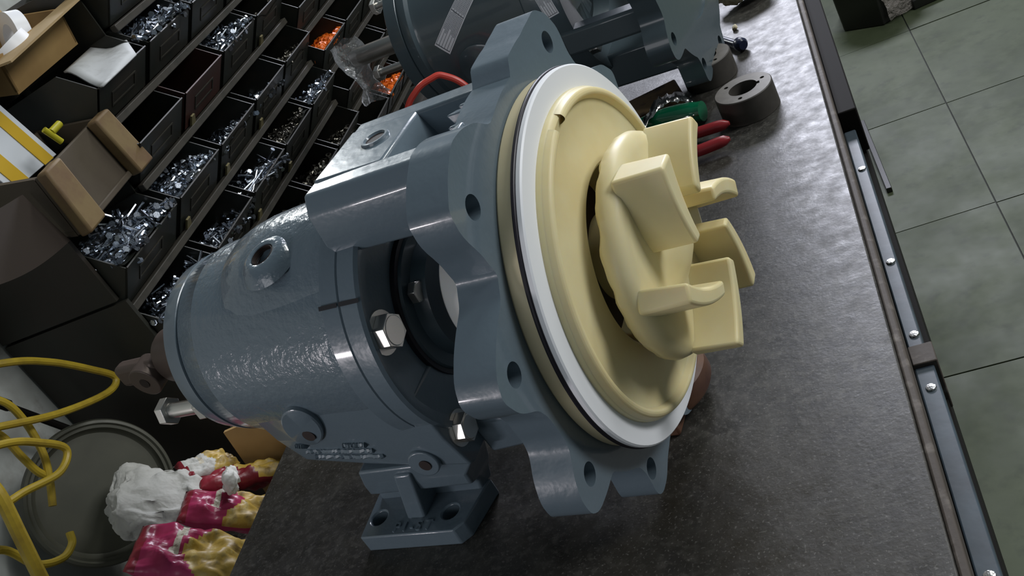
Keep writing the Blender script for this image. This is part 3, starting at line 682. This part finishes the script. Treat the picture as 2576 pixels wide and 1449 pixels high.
BM = dict(long=heap_bolt_mesh(.034, .0020, .0040, .0028), mid=heap_bolt_mesh(.025, .0018, .0036, .0026), short=heap_bolt_mesh(.014, .0020, .0038, .0026),
          tiny=heap_bolt_mesh(.009, .0011, .0024, .0018), nut=heap_bolt_mesh(0, .0024, .0048, .003, 'nut'), clip=heap_bolt_mesh(0, .0052, .0064, .0022, 'clip'),
          rod=heap_bolt_mesh(.052, .0017, .0034, .0024), plug=heap_bolt_mesh(0, .0028, .0060, .006, 'nut'))
import numpy as np
def heap_surface(u, v, fill, seed):
    """height of the heap over the bin floor; u along y (0..1), v from front (0) to back (1)"""
    n = mnoise.noise(Vector((u*3+seed, v*3, seed*.7)))
    return max(.004, fill*(1-.55*v)+.010*n)
indiv_left = [300]
def bin_heap(y0, w_, z0, kind, fill, m, tint, nind, label, grp, vmax=.85, seed=0, ushift=(0, 1), category='bolt'):
    rg = random.Random(seed*13+5); src = BM[kind]
    V = [tuple(v.co) for v in src.vertices]; F = [tuple(p.vertices) for p in src.polygons]
    verts = []; faces = []
    # bed of the heap
    nu, nv = 12, 10; bed_v = []; bed_f = []
    for i in range(nu+1):
        for j in range(nv+1):
            u = ushift[0]+(ushift[1]-ushift[0])*i/nu; v = j/nv*vmax; h = heap_surface(u, v, fill, seed) if fill < .05 else fill*(.86+.14*v)+.006*mnoise.noise(Vector((u*3, v*3, seed)))
            x = -.002+.033*min(1, h/.040)*.96-v*.085 if v < .01 else (.024*min(1, h/.04)-v*.095)
            bed_v.append((x-.6035, y0+.003+u*(w_-.006), z0+.001+h-.005))
    for i in range(nu):
        for j in range(nv):
            a = i*(nv+1)+j; bed_f.append((a, a+1, a+nv+2, a+nv+1))
    def place(k_layer):
        u = ushift[0]+(ushift[1]-ushift[0])*rg.random(); v = (rg.random()**1.1)*vmax
        h = heap_surface(u, v, fill, seed) if fill < .05 else fill*(.86+.14*v)+.006*mnoise.noise(Vector((u*3, v*3, seed)))
        x = .024*min(1, h/.04)-v*.095-.6035 if fill < .05 else .030*(1-v)-.006-v*.075-.6035
        L = .5*max(abs(c[2]) for c in V) if kind not in ('nut', 'clip', 'plug') else .003
        yy = y0+.003+u*(w_-.006); mar = L*1.3+.002; yy = min(max(yy, y0+mar), y0+w_-mar)
        z = z0+.001+h-.003+k_layer*.0025
        if kind in ('nut', 'clip', 'plug'): e = Euler((rg.uniform(0, PI), rg.uniform(0, PI), rg.uniform(0, PI)))
        else: e = Euler((PI/2+rg.gauss(0, .38), rg.uniform(0, 6.28), rg.uniform(0, 6.28)), 'XYZ')
        return Matrix.Translation((min(x, -.6035+.020), yy, z)) @ e.to_matrix().to_4x4()
    ntot = int(170*(ushift[1]-ushift[0])*(1 if kind in ('long', 'mid') else 1.6 if kind != 'rod' else .40))
    for q in range(ntot):
        mt = place(rg.choice((0, 0, 1))); b = len(verts)
        verts += [tuple(mt @ Vector(c)) for c in V]; faces += [tuple(i+b for i in f) for f in F]
    b = len(verts); verts += bed_v; faces += [tuple(i+b for i in f) for f in bed_f]
    me = bpy.data.meshes.new('heap'); me.from_pydata(verts, [], faces); me.materials.append(m); me.materials.append(M_bin)
    nb = len(bed_f); 
    for p in me.polygons[len(me.polygons)-nb:]: p.material_index = 1
    o = bpy.data.objects.new(tint+'_heap', me); C.objects.link(o); o['label'] = label; o['category'] = category+'s'; o['kind'] = 'stuff'
    nind = min(nind, indiv_left[0]); indiv_left[0] -= nind
    if nind:
        s2 = src.copy(); s2.materials.clear(); s2.materials.append(m)
        for q in range(nind):
            bo = bpy.data.objects.new(tint, s2); C.objects.link(bo); bo.matrix_world = place(2)
            bo['label'] = 'loose '+grp[0]; bo['category'] = category; bo['group'] = grp[1]
HEAPS = {  # (tier, col): kind, fill, material, name, n individual, description
 (3, 0): ('long', .056, M_zinc, 'hex_bolt', 120, 'bright long hex bolts', (0, 1)),
 (3, 1): ('short', .050, M_zinc, 'hex_bolt', 46, 'short zinc bolts', (0, 1)),
 (4, 0): ('mid', .044, M_zinc, 'hex_bolt', 36, 'thin steel bolts', (0, 1)),
 (4, 1): ('mid', .030, M_zinc, 'hex_bolt', 14, 'scattered steel bolts', (0, 1)),
 (3, 2): ('clip', .034, M_zinc, 'spring_clip', 12, 'shiny spring clips', (0, 1)),
 (4, 2): ('rod', .042, M_zinc, 'long_bolt', 14, 'long thin bolts', (0, 1)),
 (4, 3): ('tiny', .046, M_dull, 'small_bolt', 0, 'dull small bolts', (0, 1)),
 (2, 3): ('mid', .050, M_zinc, 'hex_bolt', 20, 'bright hex bolts', (0, 1)),
 (3, 3): ('mid', .024, M_zinc, 'hex_bolt', 8, 'few steel bolts', (0, 1)),
 (5, 3): ('nut', .036, M_dull, 'nut', 12, 'mixed washers and nuts', (0, 1)),
 (5, 2): ('mid', .030, M_dull, 'small_bolt', 0, 'dark bolts', (0, 1)),
 (5, 4): ('nut', .026, M_dull, 'nut', 0, 'few dull nuts', (0, 1)),
 (4, 4): ('mid', .044, M_zinc, 'hex_bolt', 18, 'bright bolts', (0, 1)),
 (3, 4): ('tiny', .034, M_dull, 'small_bolt', 0, 'dull little screws', (0, 1)),
 (2, 4): ('tiny', .036, M_dull, 'small_bolt', 0, 'dull small screws', (0, 1)),
 (3, 5): ('plug', .040, M_orange, 'orange_plug', 12, 'orange plastic plugs', (0, 1)),
 (5, 6): ('plug', .040, M_orange, 'orange_plug', 8, 'orange plastic plugs', (0, 1)),
 (1, 2): ('long', .056, M_zinc, 'hex_bolt', 18, 'bright long bolts', (0, 1)),
 (1, 3): ('mid', .040, M_zinc, 'hex_bolt', 0, 'zinc bolts', (0, 1)),
}
rows_desc = {}
for k, z in enumerate(ZT[:6]):
    for i, (a, b) in enumerate(YC):
        if i == 0 and k < 3: continue
        if i == 1 and k < 1: continue
        if i > 7: continue
        w_ = b-a; red = (k, i) == (2, 2)
        key = (round(w_, 3), red, (k, i) == (1, 1))
        if key not in bin_meshes: bin_meshes[key] = make_bin(w_, M_binred if red else M_bin, key[2])
        h = HEAPS.get((k, i))
        desc = ('holding '+h[5]) if h else ('empty' if not red else 'empty and reddish brown inside')
        if (k, i) == (1, 1): desc = 'topped with a white card'
        t = bpy.data.objects.new('parts_bin', None); C.objects.link(t); t.location = (-.6035, a, z+CO[i]+.0003)
        t['label'] = 'dark steel parts bin %s, %s tier of the rack, %s' % (desc, tiw[k], colw[i]); t['category'] = 'bin'; t['group'] = 'steel parts bins in the rack'
        o = bpy.data.objects.new('bin_body', bin_meshes[key]); C.objects.link(o); o.parent = t
        if k < 6:
            o = bpy.data.objects.new('label_holder', HM); C.objects.link(o); o.parent = t
        if (k, i) in ((2, 2), (3, 2), (3, 3), (3, 1), (4, 1), (4, 2), (2, 4), (4, 3)):
            bm = bm_new(); pts = [(.0015, .010, .0005), (.0105, .010, .012), (.0105, .019, .012), (.0015, .024, .0005)]; n_ = Vector((.04, 0, -.033)).normalized()*.0025
            add_hex8(bm, pts, [tuple(Vector(p)+n_) for p in pts]); tg = obj('tag_clip', bm, M_brass, t, label='brass coloured tag clip')
for n_, ((k, i), h) in enumerate(HEAPS.items()):
    a, b = YC[i]; cat = {'hex_bolt': 'bolt', 'small_bolt': 'bolt', 'long_bolt': 'bolt', 'nut': 'nut', 'spring_clip': 'clip', 'orange_plug': 'plug'}[h[3]]
    bin_heap(a, b-a, ZT[k]+CO[i]+.0015, h[0], h[1], h[2], h[3], h[4], 'heap of %s filling a bin, %s tier of the rack, %s' % (h[5], tiw[k], colw[i]),
             ('%s lying on the heap of %s, %s tier, %s' % (h[3].replace('_', ' '), h[5], tiw[k], colw[i]), '%s in the bin of the %s tier, %s' % (h[5], tiw[k], colw[i])), seed=n_+1, ushift=h[6], category=cat)

# ------------------------------------------------------------ things piled on the rack
# white card on the big bin
bm = bm_new(); n = 8
P = [[None]*(n+1) for _ in range(n+1)]
A, B_, C_, D_ = Vector((-.630, .447, .3775)), Vector((-.562, .400, .352)), Vector((-.562, .488, .353)), Vector((-.645, .610, .378))
for i in range(n+1):
    for j in range(n+1):
        p = A.lerp(B_, i/n).lerp(D_.lerp(C_, i/n), j/n); p.z += .004*math.sin(i*.8)*math.cos(j*.5); P[i][j] = bm.verts.new(p+Vector((0, 0, .006)))
for i in range(n):
    for j in range(n): bm.faces.new((P[i][j], P[i+1][j], P[i+1][j+1], P[i][j+1]))
o = obj('white_card', bm, M_paper); o.modifiers.new('s', 'SOLIDIFY').thickness = .002; tag(o, 'grubby white card lying across the bin at the top left', 'card')
# big tray under it: extra tall side
# cardboard carton with tapes
ct = thing('open_carton', 'open brown cardboard carton holding tape rolls on top of the rack', 'box', (-.690, .462, .402), (R(2), R(14), R(-6)))
W, L_, H_ = .080, .125, .046
bm = bm_new(); t = .003
add_box(bm, -W/2, W/2, -L_/2, L_/2, 0, t); obj('bottom', bm, M_cardin, ct)
for (x0, x1, y0, y1) in ((-W/2, -W/2+t, -L_/2, L_/2), (W/2-t, W/2, -L_/2, L_/2), (-W/2, W/2, -L_/2, -L_/2+t), (-W/2, W/2, L_/2-t, L_/2)):
    bm = bm_new(); add_box(bm, x0, x1, y0, y1, t, H_); obj('side', bm, M_cardin, ct)
def flap(p0, p1, d, name='flap'):
    bm = bm_new(); p0, p1, d = Vector(p0), Vector(p1), Vector(d); nrm = (p1-p0).cross(d).normalized()*.0025
    add_hex8(bm, [p0, p1, p1+d, p0+d], [p0+nrm, p1+nrm, p1+d+nrm, p0+d+nrm]); return obj(name, bm, M_card, ct)
flap((W/2, -L_/2-.02, H_-.004), (W/2, L_/2+.03, H_+.004), (.034, 0, .006))
flap((-W/2, -L_/2, H_), (-W/2, L_/2, H_), (-.02, 0, .04))
flap((-W/2, -L_/2, H_), (W/2, -L_/2, H_), (.0, -.040, -.016))
def tape_roll(loc, rot, label):
    bm = bm_new(); lathe(bm, [(-.008, .017), (-.008, .031), (.008, .031), (.008, .017), (-.008, .017)], 40); o = obj('tape_roll', bm, M_white); o.location = loc; o.rotation_euler = rot; tag(o, label, 'tape', 'tape rolls in the carton')
tape_roll((-.680, .480, .436), (0, R(20), R(60)), 'white tape roll standing upright inside the open carton')
tape_roll((-.662, .430, .430), (0, R(75), R(20)), 'white tape roll lying flat at the mouth of the open carton')
# wooden crate on the nearest column
cr = thing('wooden_crate', 'small grimy wooden crate with pale end battens, tilted on the rack', 'crate', (0, 0, 0))
Aq, Bq, Cq, Dq = Vector((-.598, .262, .330)), Vector((-.598, .398, .333)), Vector((-.598, .410, .260)), Vector((-.594, .255, .258))
BACK = Vector((-.085, .012, .014))
def board(a, b, c, d, th, name, m, bev=.0015):
    bm = bm_new(); n_ = (b-a).cross(d-a).normalized()
    if n_.x < 0: n_ = -n_
    add_hex8(bm, [a, b, c, d], [a+n_*th, b+n_*th, c+n_*th, d+n_*th]); return obj(name, bm, m, cr, bevel=bev)
def lq(u, v): return Aq.lerp(Bq, u).lerp(Dq.lerp(Cq, u), v)
board(lq(0, .02), lq(1, .02), lq(1, 1), lq(0, 1), .006, 'plywood_front', M_ply)
for (u0, u1) in ((-.03, .20), (.80, 1.03)):
    a, b, c, d = lq(u0, -.02), lq(u1, -.02), lq(u1, 1.03), lq(u0, 1.03); s = Vector((.0065, 0, 0)); board(a+s, b+s, c+s, d+s, .016, 'batten', M_wood, .003)
board(lq(.2, .9)+Vector((.0065, 0, 0)), lq(.8, .9)+Vector((.0065, 0, 0)), lq(.8, 1.0)+Vector((.0065, 0, 0)), lq(.2, 1.0)+Vector((.0065, 0, 0)), .004, 'trim_strip', M_ply)
for (u) in (0, 1):
    a = lq(u, .02); d = lq(u, 1); bm = bm_new(); s = Vector((0, .006 if u == 0 else -.006, 0)); add_hex8(bm, [a, a+BACK, d+BACK, d], [a+s, a+BACK+s, d+BACK+s, d+s]); obj('end_board', bm, M_ply, cr)
a, b, c, d = lq(0, .04)+BACK, lq(1, .04)+BACK, lq(1, 1)+BACK, lq(0, 1)+BACK; board(a, b, c, d, .005, 'back_board', M_ply)
a, b = lq(0, .97), lq(1, .97); bm = bm_new(); add_hex8(bm, [a, b, b+BACK, a+BACK], [a+Vector((0, 0, .004)), b+Vector((0, 0, .004)), b+BACK+Vector((0, 0, .004)), a+BACK+Vector((0, 0, .004))]); obj('crate_floor', bm, M_ply, cr)
# bent brown sheet in front of the crate
bm = bm_new(); prev = None
for i in range(25):
    t = i/24; yy = .252-.17*t; zz = .258+.055*t-.014*math.sin(t*PI); r_ = []
    up = .064+.012*t
    for (dz, dx) in ((0, 0), (up, -.010), (up, -.013), (0, -.003)): r_.append(bm.verts.new((-.603+dx-.012*t, yy, zz+dz)))
    if prev:
        for a in range(4): bm.faces.new((prev[a], prev[(a+1) % 4], r_[(a+1) % 4], r_[a]))
    prev = r_
o = obj('bent_sheet', bm, M_hide); tag(o, 'curved dark brown sheet leaning beside the wooden crate at left edge', 'sheet')
# striped white drum-like carton
dr = thing('taped_carton', 'white carton banded with yellow tape behind the wooden crate', 'box', (0, 0, 0))
u_ = (Vector((-.66, .380, .345))-Vector((-.66, .300, .335))); 
P0 = Vector((-.655, .285, .335)); P1 = Vector((-.655, .375, .332)); UP = Vector((-.004, -.016, .075)); BK = Vector((-.09, .015, .01))
def cface(a0, a1, b0, b1, e, m, name):
    def q(u, v): return P0.lerp(P1, v)+UP*u
    bm = bm_new(); pts = [q(a0, b0), q(a0, b1), q(a1, b1), q(a1, b0)]; n_ = Vector((1, 0, 0))*.001
    add_hex8(bm, [p+n_*e for p in pts], [p+n_*(e+1) for p in pts]); return obj(name, bm, m, dr)
bm = bm_new(); add_hex8(bm, [P0-UP*.2, P1-UP*.2, P1+BK-UP*.2, P0+BK-UP*.2], [P0+UP*1.3, P1+UP*1.3, P1+BK+UP*1.3, P0+BK+UP*1.3]); obj('carton_body', bm, M_whitecard, dr, bevel=.001)
cface(-.2, 1.3, .70, .90, .2, M_tape, 'tape_band'); cface(-.2, 1.3, .10, .33, .2, M_tape, 'tape_band')
# yellow plastic valve
yv = thing('yellow_tap', 'small yellow plastic tap between the banded carton and the crate', 'tap', (0, 0, 0))
bm = bm_new(); cyl(bm, (-.602, .326, .357), (-.600, .334, .336), .0034, n=14); obj('stem', bm, M_yel, yv)
bm = bm_new(); cyl(bm, (-.601, .331, .350), (-.600, .349, .351), .0042, n=14); obj('handle', bm, M_yel, yv)

# ------------------------------------------------------------ gap between bench and wall: shelf, lid, bags, hose
bm = bm_new(); add_box(bm, -.785, -.475, -.40, .25, -.175, -.150); o = obj('low_shelf', bm, M_shelf, bevel=.002); tag(o, 'dirty low shelf between the bench and the wall', 'shelf')
for (a, b) in ((-.77, -.39), (-.50, -.39), (-.77, .22), (-.50, .22)):
    bm = bm_new(); add_box(bm, a, a+.02, b, b+.02, FZ, -.175); obj('leg', bm, M_blk, o)
lidt = thing('drum_lid', 'round olive tin lid leaning on the whitewashed wall', 'lid', (0, 0, 0))
nrm = Vector((.80, -.47, .30)).normalized(); q = Vector((1, 0, 0)).rotation_difference(nrm).to_matrix().to_4x4(); q.translation = Vector((-.6900, .134, .022)) 
bm = bm_new(); lathe(bm, [(-.004, 0), (-.004, .0655), (-.001, .0690), (.003, .0705), (.003, .0735), (.0055, .0755), (.0045, .0785), (-.002, .0805), (-.010, .0800), (-.010, .0785), (-.006, 0)], 96); xf(bm, bm.verts[:], q)
obj('lid_disc', bm, M_lid, lidt)
def hose(pts, label, r=.0040):
    bm = bm_new(); tube(bm, pts, r, 10); o = obj('yellow_hose', bm, M_hose); tag(o, label, 'hose', 'loops of yellow hose on the wall')
hose([(-.70, .06, .255), (-.655, .124, .212), (-.655, .169, .175), (-.655, .206, .131), (-.655, .224, .103), (-.655, .201, .100), (-.655, .136, .131), (-.655, .073, .173), (-.69, .0, .23)], 'yellow hose loop highest on the wall, reaching furthest right')
hose([(-.66, -.02, .205), (-.640, .048, .168), (-.640, .081, .137), (-.640, .098, .110), (-.640, .073, .102), (-.640, .030, .121), (-.640, .002, .132), (-.65, -.06, .16)], 'yellow hose loop that crosses in front of the drum lid')
hose([(-.68, .08, .215), (-.665, .102, .185), (-.665, .106, .153), (-.665, .096, .118), (-.665, .080, .095), (-.665, .060, .075)], 'yellow hose strand running down between the two loops')
hose([(-.675, .06, .19), (-.668, .076, .165), (-.668, .077, .130), (-.668, .078, .108), (-.668, .085, .090)], 'short yellow hose strand in front of the black rod')
hose([(-.64, .012, .165), (-.63, .002, .143), (-.63, -.013, .104), (-.63, -.028, .066), (-.63, -.035, .044), (-.63, -.04, .0)], 'thick yellow hose bundle at the lower left corner', .0068)
hose([(-.66, -.06, .12), (-.66, -.016, .098), (-.66, -.002, .059), (-.66, .022, .038), (-.66, .041, .037), (-.662, .050, .045)], 'lowest yellow hose loop, under the drum lid')
bm = bm_new(); cyl(bm, (-.735, .130, .205), (-.735, .198, .075), .0042, n=10); cyl(bm, (-.735, .145, .178), (-.735, .162, .146), .0064, n=10); o = obj('black_rod', bm, M_blk); tag(o, 'thin black rod hanging on the wall behind the yellow hose', 'rod')
# white cloth bag
def pillow(name, cx, cy, cz, rx, ry, rz, rot, m, seed, amp=.010, sc=18, sub=5, parent=None):
    bm = bm_new(); bmesh.ops.create_icosphere(bm, subdivisions=sub, radius=1)
    for v in bm.verts:
        c = v.co; c.x = math.copysign(abs(c.x)**.75, c.x); c.y = math.copysign(abs(c.y)**.75, c.y); v.co = Vector((c.x*rx, c.y*ry, c.z*rz))
    crumple(bm, amp, sc, seed); crumple(bm, amp*.35, sc*3, seed+4)
    xf(bm, bm.verts[:], Matrix.Translation((cx, cy, cz)) @ Euler(rot).to_matrix().to_4x4())
    return obj(name, bm, m, parent, angle=180)
o = pillow('cloth_sack', -.608, .113, -.002, .060, .048, .030, (R(-12), R(42), R(10)), M_cloth, 3, .0135, 24); tag(o, 'crumpled white woven sack lying in front of the drum lid', 'sack')
def film_bag(name, c, rot, s, label, seed, m1=None, extra=True):
    t = thing(name, label, 'bag', c, rot, 'printed snack bags beside the bench')
    bm = bm_new(); nx, ny = 34, 26; g = []
    rg = random.Random(seed)
    for side in (1, -1):
        G = []
        for i in range(nx+1):
            row = []
            for j in range(ny+1):
                u = i/nx*2-1; v = j/ny*2-1; e = max(0, (1-u**4)*(1-v**4))**.55
                n_ = mnoise.noise(Vector((u*2.3+seed, v*2.3, side*2)))+.5*mnoise.noise(Vector((u*6, v*6+seed, side*2)))
                row.append(bm.verts.new((u*s[0], v*s[1], side*(s[2]*e)+s[2]*.55*n_*e*side+.004*mnoise.noise(Vector((u*3, v*3, seed))))))
            G.append(row)
        g.append(G)
        for i in range(nx):
            for j in range(ny):
                f = bm.faces.new((G[i][j], G[i+1][j], G[i+1][j+1], G[i][j+1])); u = (i+.5)/nx; v = (j+.5)/ny
                if side == 1: f.material_index = 1 if u > .52+.10*math.sin(v*5+seed) else (2 if (abs(u-.30-.1*v) < .035 and v > .3) else (3 if u < .10 else 0))
    bmesh.ops.remove_doubles(bm, verts=bm.verts[:], dist=.0006)
    obj('film', bm, [m1 or M_pink, M_gold, M_print, M_red], t, angle=180)
    return t
film_bag('snack_bag', (-.540, .157, -.030), (R(-15), R(32), R(40)), (.050, .018, .011), 'dark red snack bag furthest from the camera, under the tan cardboard', 2, M_red)
film_bag('snack_bag', (-.522, .094, -.020), (R(-8), R(38), R(14)), (.050, .028, .012), 'magenta and gold snack bag in the middle, next to the white paper scrap', 5)
film_bag('snack_bag', (-.512, .012, .005), (R(-8), R(40), R(10)), (.056, .034, .014), 'magenta and gold snack bag nearest the camera, with a pale printed panel', 9)
b2 = film_bag('snack_bag', (-.580, .168, -.008), (R(10), R(30), R(60)), (.030, .020, .008), 'pale snack bag with faint pink print tucked behind the white sack', 12, M_cloth)
bm = bm_new(); add_box(bm, -.03, .03, -.02, .02, 0, .001); crumple(bm, .001, 50, 2); 
o = obj('green_panel', bm, M_green); o.location = (-.482, -.018, -.012); o.rotation_euler = (R(5), R(35), R(8)); tag(o, 'small green and white printed slip on the nearest snack bag', 'slip')
o = pillow('paper_scrap', -.5080, .107, .008, .007, .017, .012, (0, R(30), R(30)), M_tissue, 8, .005, 70, 4); tag(o, 'torn white paper scrap on the snack bags', 'paper')
bm = bm_new(); add_box(bm, -.035, .05, -.0025, .0025, -.10, .028); o = obj('cardboard_sheet', bm, M_cardin); o.location = (-.520, .196, -.018); o.rotation_euler = (R(-8), 0, R(10)); tag(o, 'tan cardboard sheet standing behind the snack bags beside the bench', 'cardboard')

# ------------------------------------------------------------ plastic bag over the second pump shaft
bm = bm_new(); n = 24; rings = []
p0, p1 = Vector((-.420, .672, .205)), Vector((-.452, .640, .118))
c0 = Vector(w2(-.067-.512, .65, .004))
for i in range(15):
    t = i/14; c = c0+Vector((.0, .006, .026))*(1-t)+Vector((.010, -.014, -.060))*t; r_ = .0185+.006*math.sin(t*PI*2.2)
    rings.append([bm.verts.new(c+Vector((r_*math.cos(2*PI*k/n), r_*.8*math.sin(2*PI*k/n), 0))) for k in range(n)])
for a, b in zip(rings, rings[1:]):
    for k in range(n): bm.faces.new((a[k], a[(k+1) % n], b[(k+1) % n], b[k]))
crumple(bm, .004, 70, 3); crumple(bm, .002, 160, 6)
o = obj('plastic_bag', bm, M_bag, angle=60); tag(o, 'crumpled clear plastic bag over the shaft end of the second pump', 'bag')

# ------------------------------------------------------------ on the floor, beyond the bench
mp = thing('machine_part', 'black hexagonal machine part with plastic wrap standing on the floor', 'machine part', (.305, 2.43, FZ))
bm = bm_new(); lathe(bm, [(0, 0), (0, .120), (.12, .125), (.125, .115), (.135, .115), (.14, 0)], 6, axis='Z'); obj('hex_body', bm, M_blackp, mp, bevel=.004, smooth=False)
bm = bm_new(); lathe(bm, [(.140, 0), (.140, .105), (.160, .110), (.172, .100), (.174, .02), (.174, 0)], 48, axis='Z'); xf(bm, bm.verts[:], Matrix.Translation((-.035, 0, 0))); obj('round_cap', bm, mat('dark_grey_cap', (.05, .052, .048), .4), mp, bevel=.003)
bm = bm_new(); n = 10; G = []
for i in range(n+1):
    row = []
    for j in range(n+1): row.append(bm.verts.new((.010+.095*i/n+.01*j/n, -.122+.05*i/n-.004, .128-.120*j/n)))
    G.append(row)
for i in range(n):
    for j in range(n): bm.faces.new((G[i][j], G[i+1][j], G[i+1][j+1], G[i][j+1]))
crumple(bm, .006, 30, 2); obj('wrap_film', bm, M_film, mp, angle=180)
bm = bm_new(); add_box(bm, -.11, .11, -.014, .014, 0, .028); add_box(bm, .04, .11, -.03, .03, .0, .045); o = obj('steel_offcut', bm, M_blackp, bevel=.003); o.location = (.50, 2.36, FZ); o.rotation_euler.z = R(8); tag(o, 'dark steel offcut on the floor beyond the hexagonal part', 'offcut')
bm = bm_new(); add_box(bm, -.006, .006, -.17, .17, 0, .012); o = obj('steel_bar', bm, M_blackp, bevel=.001); o.location = (.172, 1.62, FZ+.0005); o.rotation_euler.z = R(1.5); tag(o, 'thin black steel bar lying on the floor along the bench', 'bar')
